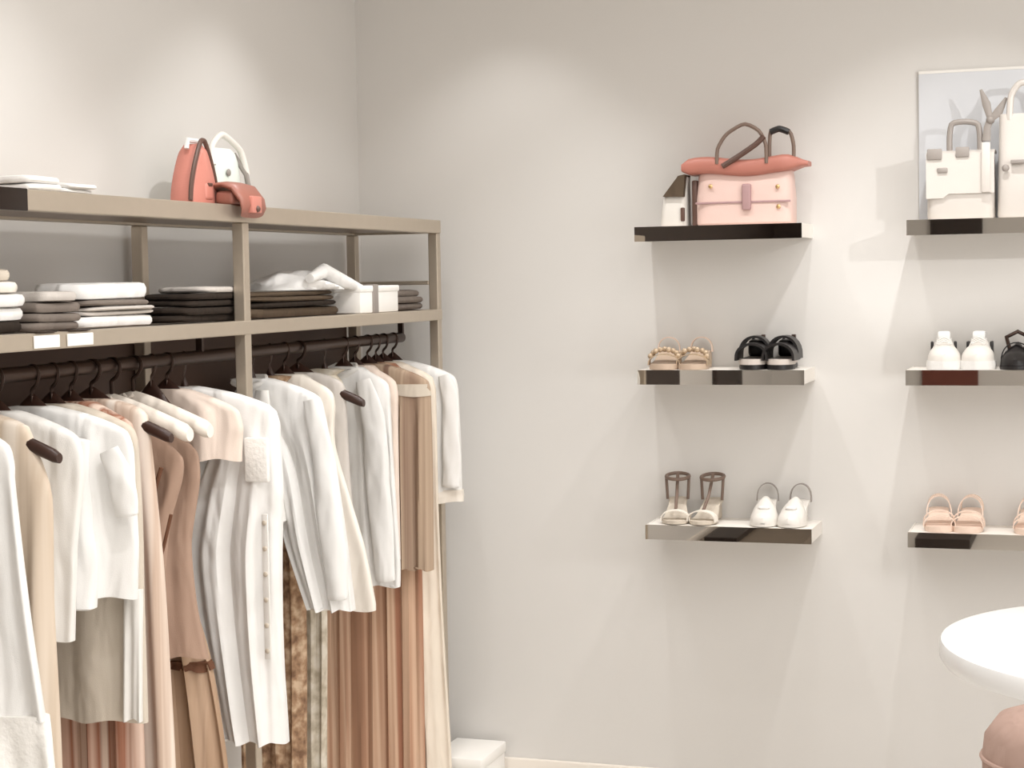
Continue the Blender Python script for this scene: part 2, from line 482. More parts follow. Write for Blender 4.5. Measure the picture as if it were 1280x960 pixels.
# 6 white shirt
Y = -.60
g = garment('shirt', 'white long shirt with slanted curved hem hanging left of the taupe skirt', 'shirt', Y,
    rows_px([(458, 432), (461, 450), (476, 476), (505, 488), (600, 494), (700, 501), (733, 501)], Y), M['white'], 6, .008, .3, 'the white long shirt with slanted hem')
sl_px(g, [(462, 474, 9), (474, 520, 14), (480, 600, 15), (487, 690, 13), (490, 722, 12)], Y, M['white'], -.045)
MB().tube([(RX-.045, Y-.014, ZN), (RX, Y-.032, ZN-.014), (RX+.045, Y-.014, ZN), (RX+.03, Y+.012, ZN+.01), (RX-.03, Y+.012, ZN+.01)], .011, 8, (1, 1), True).build('collar', M['white2'], g)
# 7 pale olive maxi
Y = -.73
garment('print_maxi_dress', 'pale olive speckled maxi dress hanging left of the terracotta skirt', 'dress', Y,
    rows_px([(470, 390), (480, 402), (520, 408), (700, 408), (800, 409), (960, 408), (1080, 408)], Y), M['olive'], 6, .007, 1.9, 'the pale olive speckled maxi dress')
# 8 grey knit top
Y = -.90
g = garment('knit_top', 'pale grey strappy knit top with the bare hanger tip poking out', 'top', Y,
    rows_px([(472, 372), (480, 392), (494, 415), (515, 432), (600, 437), (700, 447), (738, 452)], Y), M['palegrey'], 5, .005, 1.2, 'the pale grey strappy knit top', cover='tip')
# 9 ivory camisole under blouse
Y = -.985
garment('camisole', 'ivory satin camisole with a hem peeping out below the white blouses', 'top', Y,
    rows_px([(470, 375), (480, 395), (500, 415), (560, 420), (680, 455), (755, 470), (763, 470)], Y), M['ivory'], 5, .006, 2.4, 'the ivory satin camisole')
# 10 brown speckle maxi
Y = -1.07
garment('print_maxi_dress', 'brown speckled print maxi dress seen between the two white garments', 'dress', Y,
    rows_px([(478, 350), (490, 365), (540, 372), (650, 378), (800, 382), (960, 382), (1110, 384)], Y), M['floral'], 8, .009, .6, 'the brown speckled print maxi dress')
# 11 white blouse with flared hem
Y = -1.17
g = garment('blouse', 'white flared blouse hanging in the middle of the rail, right of the long white tunic', 'blouse', Y,
    rows_px([(458, 356, 340), (480, 378, 322), (512, 405, 316), (560, 414, 326), (600, 421, 342), (680, 432, 358), (762, 441, 386)], Y), M['white'], 5, .010, 1.5, 'the white flared blouse in mid rail', t_bot=.034)
sl_px(g, [(398, 498, 9), (412, 560, 13), (420, 630, 15), (428, 700, 14), (432, 744, 12)], Y, M['white'], -.045, flat=(.6, 1.0), wob=.06)
sl_px(g, [(338, 486, 8), (338, 530, 12), (344, 590, 13), (356, 650, 12)], Y, M['white2'], -.045, flat=(.6, 1.0), wob=.06)
MB().tube([(RX-.045, Y-.014, ZN), (RX, Y-.032, ZN-.014), (RX+.045, Y-.014, ZN), (RX+.03, Y+.012, ZN+.01), (RX-.03, Y+.012, ZN+.01)], .010, 8, (1, 1), True).build('collar', M['white2'], g)
# 12 long white tunic
Y = -1.52
g = garment('tunic', 'long white tunic dress hanging lowest of the white garments, below the middle post', 'tunic', Y,
    rows_px([(484, 322, 262), (500, 342, 276), (560, 350, 262), (610, 352, 250), (690, 350, 236), (770, 350, 246), (840, 352, 260), (890, 355, 270), (928, 357, 279)], Y), M['white'], 5, .012, .7, 'the long white tunic dress', t_bot=.036)
x, z = ptx(343, 640, Y); x2, z2 = ptx(345, 820, Y)
placket(g, x-.006, z, z2, Y, .038, M['white2'], .008); buttons(g, x-.006, z-.02, z2+.02, 6, Y, .042)
x, z = ptx(330, 545, Y); xb, zb = ptx(330, 600, Y)
MB().box((x-.03, Y-.046, zb), (x+.03, Y-.030, z), .005).build('lace_yoke', M['lace'], g)
# 13 pale blush short top
Y = -1.60
garment('crop_top', 'blush cropped top tucked just left of the long white tunic', 'top', Y,
    rows_px([(484, 262), (490, 285), (505, 300), (540, 302), (575, 300)], Y), M['blush'], 5, .006, .5, 'the blush cropped top')
# 14 tan skirt below
Y = -1.67
g = garment('pleated_maxi_skirt', 'tan pleated maxi skirt with dark waistband behind the long white tunic', 'skirt', Y,
    rows_px([(505, 200), (520, 205), (560, 210), (700, 225), (826, 262), (960, 284), (1150, 300)], Y), M['tanskirt'], 9, .010, 1.4, 'the tan pleated maxi skirt', cover=False, hw=.1)
r_ = rows_px([(826, 264), (838, 267)], Y); shell(r_, Y, 9, .010, 1.4, .031, .031, 6).build('waistband', M['tandark'], g)
# 15 tan satin blouse on padded hanger (right)
Y = -1.75
g = garment('satin_blouse', 'tan satin blouse on the right-hand cream padded hanger', 'blouse', Y,
    rows_px([(530, 205), (545, 225), (565, 246), (600, 249), (680, 237), (760, 244), (822, 258)], Y), M['tan'], 5, .009, .8, 'the tan satin blouse, second of two padded hangers', True, cover=False)
# 16 tan wrap blouse on padded hanger (left)
Y = -1.84
g = garment('wrap_blouse', 'tan wrap blouse with dark diagonal piping on the left-hand padded hanger', 'blouse', Y,
    rows_px([(535, 185), (550, 205), (572, 228), (600, 228), (660, 212), (760, 204), (836, 208)], Y), M['tan'], 6, .008, 2.2, 'the tan wrap blouse, first of two padded hangers', True, cover=False)
pp = [ptx(a, b, Y) for a, b in ((214, 582), (206, 610), (200, 650), (198, 668))]
MB().tube([(x, Y-.042, z) for x, z in lerp_rows(pp, 14)], .005, 8).build('piping', M['tandark'], g)
pp = [ptx(a, b, Y) for a, b in ((226, 640), (214, 690), (198, 728), (190, 745))]
MB().tube([(x, Y-.042, z) for x, z in lerp_rows(pp, 14)], .004, 8).build('piping', M['tandark'], g)
# 17 sand striped maxi
Y = -1.92
garment('striped_maxi_dress', 'sand striped maxi dress between the white T-shirt and the tan blouses', 'dress', Y,
    rows_px([(518, 175), (535, 190), (580, 196), (700, 204), (830, 212), (960, 219), (1200, 226)], Y), M['beigestripe'], 7, .010, .3, 'the sand striped maxi dress', cover='tip')
# 18 rust stripe skirt
Y = -2.0
garment('striped_maxi_skirt', 'rust striped maxi skirt showing below the stone shift dress', 'skirt', Y,
    rows_px([(530, 150), (545, 165), (600, 172), (800, 172), (960, 178), (1220, 180)], Y), M['rust'], 8, .009, 1.0, 'the rust striped maxi skirt')
# 19 shift dress
Y = -2.07
g = garment('shift_dress', 'stone crepe shift dress under the white T-shirt near the left', 'dress', Y,
    rows_px([(515, 130), (525, 150), (555, 172), (640, 176), (760, 178), (896, 182), (902, 182)], Y), M['stone'], 4, .006, 2.6, 'the stone crepe shift dress')
r_ = rows_px([(735, 186, 164), (890, 186, 164), (896, 186, 164)], Y)
shell(r_, Y-.025, 2, .004, 1, .012, .012, 10).build('side_panel', M['white2'], g)
# 20 white tee
Y = -2.14
g = garment('t_shirt', 'white loose short-sleeved T-shirt hanging over the stone shift dress', 't-shirt', Y,
    rows_px([(516, 112), (522, 128), (545, 150), (600, 166), (680, 170), (748, 168)], Y), M['white'], 5, .010, .1, 'the white loose T-shirt')
sl_px(g, [(110, 545, 20), (104, 600, 24), (108, 680, 28), (108, 752, 30)], Y, M['white'], -.05, flat=(.45, 1.0))
sl_px(g, [(150, 560, 12), (165, 600, 16), (172, 640, 14)], Y, M['white'], -.04, flat=(.5, 1.0))
# 21 white blouse piece
Y = -2.262
garment('camisole', 'white satin camisole between the white T-shirt and the beige cardigan', 'top', Y,
    rows_px([(526, 60), (532, 82), (552, 110), (600, 104), (680, 96), (800, 92)], Y), M['white2'], 5, .007, 1.8, 'the white satin camisole')
# 22 beige cardigan
Y = -2.34
g = garment('long_cardigan', 'beige ribbed long cardigan beside the white lace dress at the left', 'cardigan', Y,
    rows_px([(548, 18), (560, 40), (575, 58), (620, 64), (760, 66), (960, 76), (1300, 84)], Y), M['beige'], 7, .010, .9, 'the beige ribbed long cardigan', cover='tip')
# 23 white lace dress
Y = -2.46
g = garment('lace_dress', 'long white dress with a lace hem, nearest and leftmost on the rail', 'dress', Y,
    rows_px([(545, -10), (555, 6), (600, 18), (700, 30), (800, 44), (900, 60)], Y), M['white'], 6, .014, .2, 'the long white lace-hem dress')
r_ = rows_px([(895, 60), (1000, 74), (1060, 82)], Y); shell(r_, Y, 6, .014, .2, .032, .034, 10).build('lace_hem', M['lace'], g)

# ------------------------------------------------------------------ folded things on the rack
def slab_bm(b, x0, x1, y0, y1, z0, z1, ph, wob=.004):
    """one soft folded layer with a rounded edge"""
    cx, cy, cz = (x0+x1)/2, (y0+y1)/2, (z0+z1)/2
    hx, hy, hz = (x1-x0)/2, (y1-y0)/2, (z1-z0)/2
    loops = []
    prof = [(.86, -1), (.96, -.85), (1, -.3), (1, .3), (.96, .85), (.86, 1), (.5, 1.04), (.1, 1.06)]
    for s, h in prof:
        lp = []
        for k in range(40):
            a = 2*PI*k/40
            ca, sa = math.cos(a), math.sin(a)
            e = .34
            x = math.copysign(abs(ca)**e, ca)*hx*s; y = math.copysign(abs(sa)**e, sa)*hy*s
            w = wob*math.sin(3*a+ph)*min(1, s)
            lp.append(Vector((cx+x+w*.5, cy+y+w, cz+h*hz + .25*wob*math.sin(2*a+ph*2)*s)))
        loops.append(lp)
    b.loft(loops)
SH = 1.5155   # middle shelf top
TS = 1.785   # top shelf top
def fold(label, name, m, y0, y1, z0, h, layers=2, x0=.15, x1=.29, group=None, ph=0, cat='folded clothes'):
    g = thing(name, label, cat, ((x0+x1)/2, (y0+y1)/2, z0), group)
    for i in range(layers):
        b = MB(); d = .006*math.sin(i*2.3+ph)
        slab_bm(b, x0+abs(d), x1+d, y0+d, y1-d*.5, z0+h*i/layers+.0004, z0+h*(i+1)/layers, ph+i)
        b.build('folded_layer', m, g)
    return z0+h+.0015
def yx(px, py, x=.29): return at_x(px, py, x).y
def stack(items, y0, y1, z0, group):
    z = z0
    for i, (lab, name, m, h, l, a, b) in enumerate(items):
        z = fold(lab, name, m, y0+a, y1-b, z, h, l, group=group, ph=i*1.7+y0)
y0, y1 = yx(-45, 400), yx(36, 400)
G = 'folded stack at the left end of the middle shelf'
stack([('black folded knit at the bottom of the leftmost stack on the middle shelf', 'folded_sweater', M['blackbrown'], .022, 1, -.01, 0),
       ('thick white folded sweater on the black one, leftmost stack', 'folded_sweater', M['white'], .05, 2, 0, .0),
       ('cream folded shirt second from the top of the leftmost stack', 'folded_shirt', M['ivory'], .022, 1, .01, .02),
       ('stone folded shirt on top of the leftmost stack', 'folded_shirt', M['stone'], .022, 1, .02, .035)], y0, y1, SH, G)
y0, y1 = yx(48, 400), yx(106, 400)
G = 'grey folded stack on the middle shelf'
stack([('mid grey folded sweater at the bottom of the grey stack', 'folded_sweater', M['greyknit'], .034, 2, 0, 0),
       ('darker khaki folded sweater in the middle of the grey stack', 'folded_sweater', M['greyknit'], .02, 1, .01, .0),
       ('pale grey folded scarf crumpled on the grey stack', 'folded_scarf', M['palegrey'], .02, 1, .02, .02)], y0, y1, SH, G)
y0, y1 = yx(110, 400), yx(199, 400)
G = 'white folded stack on the middle shelf'
stack([('white folded shirt at the bottom of the stack left of the middle post', 'folded_shirt', M['white'], .024, 1, 0, -.0),
       ('grey folded sweater between two white shirts left of the middle post', 'folded_sweater', M['palegrey'], .018, 2, .006, .0),
       ('taupe folded sweater beneath the top white shirt of the white stack', 'folded_sweater', M['greyknit'], .012, 1, 0, .02),
       ('thick white folded shirt on top of the stack left of the middle post', 'folded_shirt', M['white'], .034, 1, -.005, .02)], y0, y1, SH, G)
G = 'dark folded stacks behind the middle post'
y0, y1 = yx(230, 390), yx(308, 390)
stack([('wide black brown folded sweater at the bottom left of the middle post', 'folded_sweater', M['blackbrown'], .034, 2, 0, 0),
       ('black brown folded sweater on top, just left of the middle post', 'folded_sweater', M['blackbrown'], .03, 2, .03, 0),
       ('pale grey folded scarf on the black sweaters left of the post', 'folded_scarf', M['palegrey'], .014, 1, .09, 0)], y0, y1, SH, G)
y0, y1 = yx(316, 385), yx(431, 385)
stack([('dark khaki folded trousers at the bottom of the stack right of the middle post', 'folded_trousers', M['khaki'], .024, 1, 0, 0),
       ('black brown folded trousers, second from bottom right of the middle post', 'folded_trousers', M['blackbrown'], .014, 1, .01, .02),
       ('dark khaki folded sweater below the crumpled white shirt', 'folded_sweater', M['khaki'], .024, 2, .0, .03)], y0, y1, SH, G)
# crumpled white shirt on top
ya, yb = yx(372, 365), yx(440, 365)
zt = SH+.067
g = thing('crumpled_shirt', 'crumpled white shirt lying on the dark stack right of the middle post', 'folded clothes', (.2, (ya+yb)/2, zt), 'dark folded stacks behind the middle post')
loops = []
for i in range(14):
    s = 1 - (i/13)**1.6*.97; h = .05*math.sin(i/13*PI/2)
    loops.append([Vector((.2 + .11*s*math.cos(a)*(1+.12*math.sin(5*a+i)), (ya+yb)/2 + (yb-ya)*.5*s*math.sin(a)*(1+.1*math.sin(4*a-i*.7)), zt+.001+h*(1+.22*math.sin(3*a+i*.8)*s))) for a in [2*PI*k/48 for k in range(48)]])
MB().loft(loops).build('body', M['white'], g)
MB().tube([(.30, (ya+yb)/2-.12, zt+.03), (.285, (ya+yb)/2, zt+.05), (.30, (ya+yb)/2+.1, zt+.02), (.305, (ya+yb)/2+.2, zt+.002)], [.012, .02, .018, .01], 12).build('sleeve', M['white'], g)
# white handbag-sized box and grey roll near rack end
ya, yb = yx(438, 380), yx(486, 380)
g = thing('gift_box', 'small white box with a grey ribbon near the far end of the middle shelf', 'box', (.27, (ya+yb)/2, SH))
MB().box((.22, ya, SH), (.32, yb, SH+.062), .004).build('box_body', M['card'], g)
MB().box((.217, ya-.003, SH+.058), (.323, yb+.003, SH+.076), .004).build('lid', M['card'], g)
MB().box((.214, ya+(yb-ya)*.3, SH), (.326, ya+(yb-ya)*.42, SH+.079), .002).build('ribbon', M['greystrap'], g)
ya, yb = yx(488, 380, .29), -.15
fold('grey folded knit between the white box and the rack end', 'folded_sweater', M['greyknit'], ya, yb, SH, .06, 3, .08, .28)
for i, (pa, pb, lab) in enumerate(((40, 72, 'small white price card on the middle shelf edge under the grey stack'), (82, 114, 'small white price card on the middle shelf edge under the white stack'))):
    ya, yb = yx(pa, 435, XF), yx(pb, 435, XF)
    g = thing('price_card', lab, 'card', (XF+.004, (ya+yb)/2, 1.484), 'price cards on the middle shelf edge')
    MB().box((XF+.003, ya, 1.486), (XF+.006, yb, 1.510), .001).build('card', M['card'], g)
    MB().box((XF-.02, ya+.01, 1.5150), (XF+.006, yb-.01, 1.517), .0005).build('holder', M['hook'], g)

# ------------------------------------------------------------------ bags on the rack's top shelf
XS = .28
def bag_on_rack(): pass
ya, yb = at_x(216, 255, XS-.05).y, at_x(274, 255, XS).y; yc = (ya+yb)/2
hA = at_x(245, 178, XS).z - TS
g = thing('handbag', 'salmon arched leather handbag with dark piping on the rack top shelf', 'handbag', (XS-.05, yc, TS), 'bags on the rack top shelf')
def arch(y0, y1, h, n=28, top=.30):
    """outline of an arched bag front, from bottom left over the top to bottom right"""
    out = []
    c = (y0+y1)/2; w = (y1-y0)/2
    for i in range(n):
        t = i/(n-1); a = PI*(1-t)
        yy = math.cos(a); zz = math.sin(a)
        wq = w*(1-(1-top)*(zz**1.3))
        out.append((c + (math.copysign(abs(yy)**.55, yy))*wq, h*zz**.8))
    return out
def arch_body(y0, y1, h, x0, x1, m, g, z0, name='body', top=.35):
    o = arch(y0, y1, h, 28, top); cy = (y0+y1)/2
    loops = []
    for x, s in ((x0, .9), (x0+.012, 1), (x1-.012, 1), (x1, .9), (x1+.006, .5)):
        loops.append([Vector((x, cy+(y-cy)*s, z0 + (h*.02*(1-s)) + z*s + .0005)) for y, z in o])
    return MB().loft(loops).build(name, m, g)
arch_body(ya, yb, hA, XS-.06, XS, M['salmon'], g, TS)
o = arch(ya, yb, hA)
MB().tube([(XS-.004, y, TS+.008+z) for y, z in o], .0055, 8).build('piping', M['trim'], g)
MB().box((XS-.004, ya+.05, TS+.01), (XS+.010, yb-.04, TS+.05), .008, 3).build('pocket', M['salmon'], g)
MB().box((XS+.006, ya+.06, TS+.042), (XS+.012, yb-.05, TS+.05), .002).build('pocket_zip', M['trim'], g)
MB().tube([(XS-.03, yc-.03, TS+hA-.012), (XS-.03, yc-.025, TS+hA+.008), (XS-.03, yc+.025, TS+hA+.008), (XS-.03, yc+.03, TS+hA-.012)], .006, 8).build('handle', M['white'], g)
# rose brown clutch hanging over the shelf edge
ya, yb = at_x(267, 250, .29).y, at_x(331, 250, .36).y; yc = (ya+yb)/2
zt = at_x(300, 233, .32).z
g = thing('clutch', 'rose brown soft clutch sagging over the front edge of the rack top shelf', 'handbag', (.3, yc, TS), 'bags on the rack top shelf')
loops = []
for x, z, t in ((.28, zt-.006, .6), (.29, zt+.001, 1), (.31, zt+.002, 1), (.335, zt-.006, 1), (.358, TS+.01, 1), (.362, TS-.010, .98), (.358, TS-.022, .9)):
    loops.append([Vector((x + .008*math.cos(a)*(1 if x > .33 else .4), yc + (yb-ya)/2*t*math.copysign(abs(math.sin(a))**.5, math.sin(a)), max(z + .008*math.cos(a), -9))) for a in [2*PI*k/28 for k in range(28)]])
MB().loft(loops).build('flap', M['brownpink'], g)
MB().box((.288, ya+.008, TS+.0005), (.336, yb-.008, zt-.012), .01, 3).build('body', M['brownpink'], g)
MB().box((.352, yc-.03, TS-.020), (.374, yc+.02, TS+.020), .004).build('tab', M['salmon'], g)
MB().ball((.373, yc-.005, TS-.01), .008).build('stud', M['trim'], g)
# pale mint bucket bag behind
ya, yb = at_x(272, 235, .22).y, at_x(322, 235, .22).y; yc = (ya+yb)/2
hB = at_x(303, 188, .2).z-TS
g = thing('bucket_bag', 'pale mint white bucket bag behind the rose brown clutch on the rack', 'handbag', (.13, yc, TS), 'bags on the rack top shelf')
loops = []
for f, s in ((0, .9), (.06, 1), (.5, 1.0), (.8, .94), (.94, .84), (1, .7)):
    loops.append([Vector((.15+.055*s*math.cos(a)*(1+.05*math.sin(6*a)*f), yc+(yb-ya)/2*s*math.sin(a)*(1+.04*math.sin(7*a)*f), TS+.0005+hB*f)) for a in [2*PI*k/40 for k in range(40)]])
MB().loft(loops).build('body', M['mint'], g)
MB().tube(lerp_rows([(.20, yc-.09, TS+hB*.7), (.19, yc-.075, TS+hB), (.18, yc, TS+hB+.035), (.19, yc+.075, TS+hB), (.20, yc+.09, TS+hB*.6)], 24), .008, 10).build('handle', M['whiteleather'], g)
MB().tube([(.205, yc+(yb-ya)*.42, TS+.05), (.20, yc+(yb-ya)*.40, TS+hB*.6), (.17, yc+(yb-ya)*.36, TS+hB*.95)], .007, 8).build('strap', M['greystrap'], g)
MB().ball((.206, yc-.02, TS+hB*.6), .009, (.5, 1, 1)).build('clasp', M['greystrap'], g)
# white low shoes at the left

# ------------------------------------------------------------------ shoes
PROF = [(0, .18), (.03, .5), (.1, .8), (.2, .97), (.33, 1), (.5, .8), (.66, .66), (.85, .68), (.95, .52), (1, .22)]
def wprof(s):
    for (a, wa), (b, wb) in zip(PROF, PROF[1:]):
        if s <= b: return wa + (wb-wa)*smoothstep(a, b, s)*1.0
    return .22
def sole_bm(L, W, th, toe, heel, n=24, inset=1.0, wedge=False):
    """toe at -y; top surface rises from toe height to heel height"""
    loops = []
    for i in range(n+1):
        s = i/n; y = -L/2 + L*s; w = W/2*wprof(s)*inset
        z = toe + (heel-toe)*smoothstep(.3, .85, s)
        zb = 0.0 if wedge else z-th
        zb = max(zb, 0.0)
        lp = []
        for x, zz in ((-1, .5), (-.96, 1), (-.5, 1), (0, 1), (.5, 1), (.96, 1), (1, .5), (.96, 0), (.5, 0), (0, 0), (-.5, 0), (-.96, 0)):
            lp.append(Vector((x*w, y, zb + (z-zb)*zz)))
        loops.append(lp)
    return MB().loft(loops)
def ztop(s, toe, heel): return toe + (heel-toe)*smoothstep(.3, .85, s)
def strap_bm(L, W, s, toe, heel, hgt, wid, over=1.02, thick=.003, lean=0.0, n=14):
    """band over the foot at station s"""
    y = -L/2+L*s; z0 = ztop(s, toe, heel); w = W/2*wprof(s)*over
    b = MB(); loops = []
    for i in range(n+1):
        a = PI*i/n
        x = -w*math.cos(a); z = z0-.004 + hgt*math.sin(a)**.7; yy = y + lean*math.sin(a)
        nx, nz = -math.cos(a), math.sin(a)
        loops.append([Vector((x, yy-wid/2, z)), Vector((x, yy+wid/2, z)), Vector((x+nx*thick, yy+wid/2, z+nz*thick)), Vector((x+nx*thick, yy-wid/2, z+nz*thick))])
    return b.loft(loops)
def upper_bm(L, W, th, hts, s0=0.0, s1=1.0, n=22, over=1.0):
    """closed shoe upper: hts = [(s, height)]"""
    def hh(s):
        for (a, ha), (b, hb) in zip(hts, hts[1:]):
            if s <= b: return ha + (hb-ha)*smoothstep(a, b, s)
        return hts[-1][1]
    loops = []
    for i in range(n+1):
        s = s0 + (s1-s0)*i/n; y = -L/2+L*s; w = max(.004, W/2*wprof(s)*over*.96); h = hh(s)
        loops.append([Vector((w*math.cos(a)*(1-.28*max(0, math.sin(a))**2*(1 if s > .3 else .3)), y, th + h*max(0, math.sin(a))**.8)) for a in [PI*k/14 for k in range(15)]])
    return MB().loft(loops)
def make_shoe(kind, W=.085, L=.19):
    n = {'floral': 'sandal', 'black': 'platform_sandal', 'taupe': 'heeled_sandal', 'mule': 'mule', 'sneaker': 'sneaker', 'pump': 'loafer', 'peach': 'sandal'}[kind]
    g = thing(n, '', 'shoe', (0, 0, 0))
    if kind in ('floral', 'peach'):
        c = M['peach']; so = M['tanleather'] if kind == 'floral' else M['peach']
        toe, heel = .016, .05
        sole_bm(L, W, .012, toe, heel, wedge=True).build('wedge_sole', so, g)
        for s, h, wd in ((.22, .03, .022), (.36, .04, .020)):
            strap_bm(L, W, s, toe, heel, h, wd).build('strap', M['goldbead'] if kind == 'floral' else c, g)
        strap_bm(L, W, .84, toe, heel, .042, .014).build('ankle_strap', c, g)
        b = MB()
        for k in range(9):
            a = PI*(.12+.76*k/8); w = W/2*wprof(.3)
            b.ball((-w*math.cos(a), -L/2+L*(.29+.05*math.sin(k*2.2)), toe+.002+.040*math.sin(a)**.7), .0085, (1, .8, 1), 8, 6)
        if kind == 'floral': b.build('beading', M['goldbead'], g)
        else:
            b.bm.free(); strap_bm(L, W, .6, toe, heel, .055, .012, 1.1, lean=.02).build('strap', c, g)
    elif kind == 'black':
        sole_bm(L, W, .014, .014, .014, wedge=True).build('outsole', M['black'], g)
        b = sole_bm(L, W, .016, .016, .02, inset=1.03, wedge=True)
        for v in b.bm.verts: v.co.z += .0142
        b.build('midsole', M['midsole'], g)
        def up(bm):
            for v in bm.bm.verts: v.co.z += .0
            return bm
        strap_bm(L, W, .26, .030, .036, .044, .085, 1.04, .007).build('toe_band', M['black'], g)
        strap_bm(L, W, .55, .030, .036, .060, .06, 1.32, .007).build('instep_band', M['black'], g)
        MB().tube([(-.022, .06, .036), (-.026, .065, .07), (-.012, .075, .088), (.012, .075, .088), (.026, .065, .07), (.022, .06, .036)], .004, 8).build('ankle_strap', M['black'], g)
        MB().box((-.027, .035, .031), (.027, .082, .082), .012, 3).build('heel_counter', M['black'], g)
        MB().box((.008, .066, .08), (.02, .08, .096), .002).build('buckle', M['hook'], g)
    elif kind in ('taupe', 'mule'):
        toe, heel = .012, .062
        c = M['taupestrap'] if kind == 'taupe' else M['whiteleather']
        so = M['stone'] if kind == 'taupe' else M['whiteleather']
        sole_bm(L, W, .010, toe, heel).build('sole', so, g)
        MB().box((-.018, L/2-.04, 0), (.018, L/2-.008, heel-.006), .005, 2).build('heel', so, g)
        if kind == 'taupe':
            strap_bm(L, W, .2, toe, heel, .03, .03).build('toe_strap', M['ivory'], g)
            MB().tube([(0, -L/2+.05, .04), (0, -L/2+.10, .075), (0, L/2-.04, .135)], .005, 8).build('t_strap', c, g)
            MB().tube([(0.034*math.cos(a), L/2-.045+.034*math.sin(a), .128+.006*math.sin(a)) for a in [2*PI*k/20 for k in range(20)]], .0055, 8, (1, 1), True).build('ankle_strap', c, g)
            MB().tube([(-.03, L/2-.05, .06), (-.034, L/2-.048, .128)], .0045, 8).build('side_strap', c, g)
            MB().tube([(.03, L/2-.05, .06), (.034, L/2-.048, .128)], .0045, 8).build('side_strap', c, g)
        else:
            upper_bm(L, W, .010, [(0, .018), (.15, .035), (.45, .068), (.6, .07)], .0, .55).build('upper', c, g)
            strap_bm(L, W, .86, toe, heel, .05, .012, 1.05, lean=.01).build('heel_strap', M['greystrap'], g)
            MB().ball((0, -L/2+.045, .052), .011, (1.6, 1, .6)).build('bow', M['white'], g)
    elif kind == 'sneaker':
        sole_bm(L, W*1.05, .024, .024, .026, wedge=True).build('sole', M['white'], g)
        upper_bm(L, W, .024, [(0, .02), (.15, .038), (.4, .052), (.58, .072), (.75, .062), (1, .07)]).build('upper', M['whiteleather'], g)
        MB().box((-.018, -.012, .075), (.018, .022, .104), .006, 2).build('tongue', M['white'], g)
        b = MB()
        for k in range(4):
            y = -.045+.014*k
            b.tube([(-.02, y, .070+k*.004), (0, y-.003, .078+k*.005), (.02, y, .070+k*.004)], .0025, 6)
        b.build('laces', M['white2'], g)
        for sx in (-1, 1):
            b = MB().box((sx*.032-.004, .01, .035), (sx*.032+.004, .05, .075), .003); b.build('side_panel', M['black'], g)
    elif kind == 'pump':
        sole_bm(L, W, .012, .010, .018, wedge=True).build('sole', M['black'], g)
        upper_bm(L, W, .011, [(0, .018), (.2, .038), (.42, .055), (.5, .04), (.7, .045), (1, .06)]).build('upper', M['black'], g)
        strap_bm(L, W, .42, .012, .018, .062, .02, 1.0).build('saddle_strap', M['black'], g)
        MB().tube([(-.02, .03, .05), (-.03, .05, .085), (0, .065, .1), (.03, .05, .085), (.02, .03, .05)], .006, 8).build('ankle_strap', M['hook'], g)
    return g
SD = .2     # wall shelf depth
Z1, Z2, Z3 = 1.747, 1.331, .877
def wall_shelf(x0, x1, z, label):
    g = thing('wall_shelf', label, 'shelf', ((x0+x1)/2, -SD/2, z-.04), 'polished wall shelves')
    MB().box((x0+.004, -SD+.006, z-.036), (x1-.004, 0, z), .002).build('shelf_board', M['shelfwhite'], g)
    MB().box((x0, -SD, z-.042), (x1, -SD+.006, z+.0005)).build('front_edge', M['mirror'], g, smooth=False)
    for xa in (x0, x1-.004):
        MB().box((xa, -SD+.006, z-.040), (xa+.004, 0, z+.0005), .001).build('end_cap', M['shelfwhite'], g, smooth=False)
    return g
LX0, LX1, RX0, RX1 = .951, 1.437, 1.727, 2.215
wall_shelf(LX0, LX1, Z1, 'top wall shelf with black-looking polished edge under the coral satchel')
wall_shelf(LX0+.004, LX1+.004, Z2, 'middle wall shelf under the floral and black sandals')
wall_shelf(LX0+.022, LX1+.022, Z3, 'lowest wall shelf of the left column under heeled sandals and mules')
wall_shelf(RX0, RX1, Z1, 'top wall shelf at the right under the two large white bags')
wall_shelf(RX0-.004, RX1-.004, Z2, 'middle wall shelf at the right under white sneakers and black loafers')
wall_shelf(RX0+.0, RX1+.0, Z3, 'lowest wall shelf at the right under the peach sandals')
protos = {}
def put_shoe(kind, px, z, y, rz, label, group, W=.085, L=.185):
    key = (kind, W, L)
    if key not in protos: protos[key] = make_shoe(kind, W, L); s = protos[key]
    else: s = dup(protos[key])
    zz = at_y(px, 0, y)
    p = at_y(px, 560, y)
    # x from the column of the picture at the shoe's own height
    lo = 0
    for py in range(150, 900, 2):
        q = at_y(px, py, y)
        if q.z <= z+.04: p = q; break
    s.location = (p.x, y, z+.0006); s.rotation_euler = (0, 0, rz)
    s['label'] = label; s['category'] = 'shoe'; s['group'] = group
    return s
put_shoe('floral', 833, Z2, -.1, .10, 'left sandal of the peach and gold beaded pair on the left middle shelf', 'beaded sandals', .09)
put_shoe('floral', 871, Z2, -.1, -.02, 'right sandal of the peach and gold beaded pair on the left middle shelf', 'beaded sandals', .09)
put_shoe('black', 944, Z2, -.1, .04, 'left black platform sandal on the left middle shelf', 'black platform sandals', .08)
put_shoe('black', 980, Z2, -.1, -.04, 'right black platform sandal on the left middle shelf, by its end', 'black platform sandals', .08)
put_shoe('taupe', 846, Z3, -.1, .15, 'left taupe T-strap heeled sandal on the lowest left shelf', 'taupe heeled sandals', .082)
put_shoe('taupe', 885, Z3, -.1, -.1, 'right taupe T-strap heeled sandal on the lowest left shelf', 'taupe heeled sandals', .082)
put_shoe('mule', 957, Z3, -.1, .08, 'left white mule on the lowest left shelf', 'white mules', .085)
put_shoe('mule', 994, Z3, -.1, -.08, 'right white mule on the lowest left shelf, by its end', 'white mules', .085)
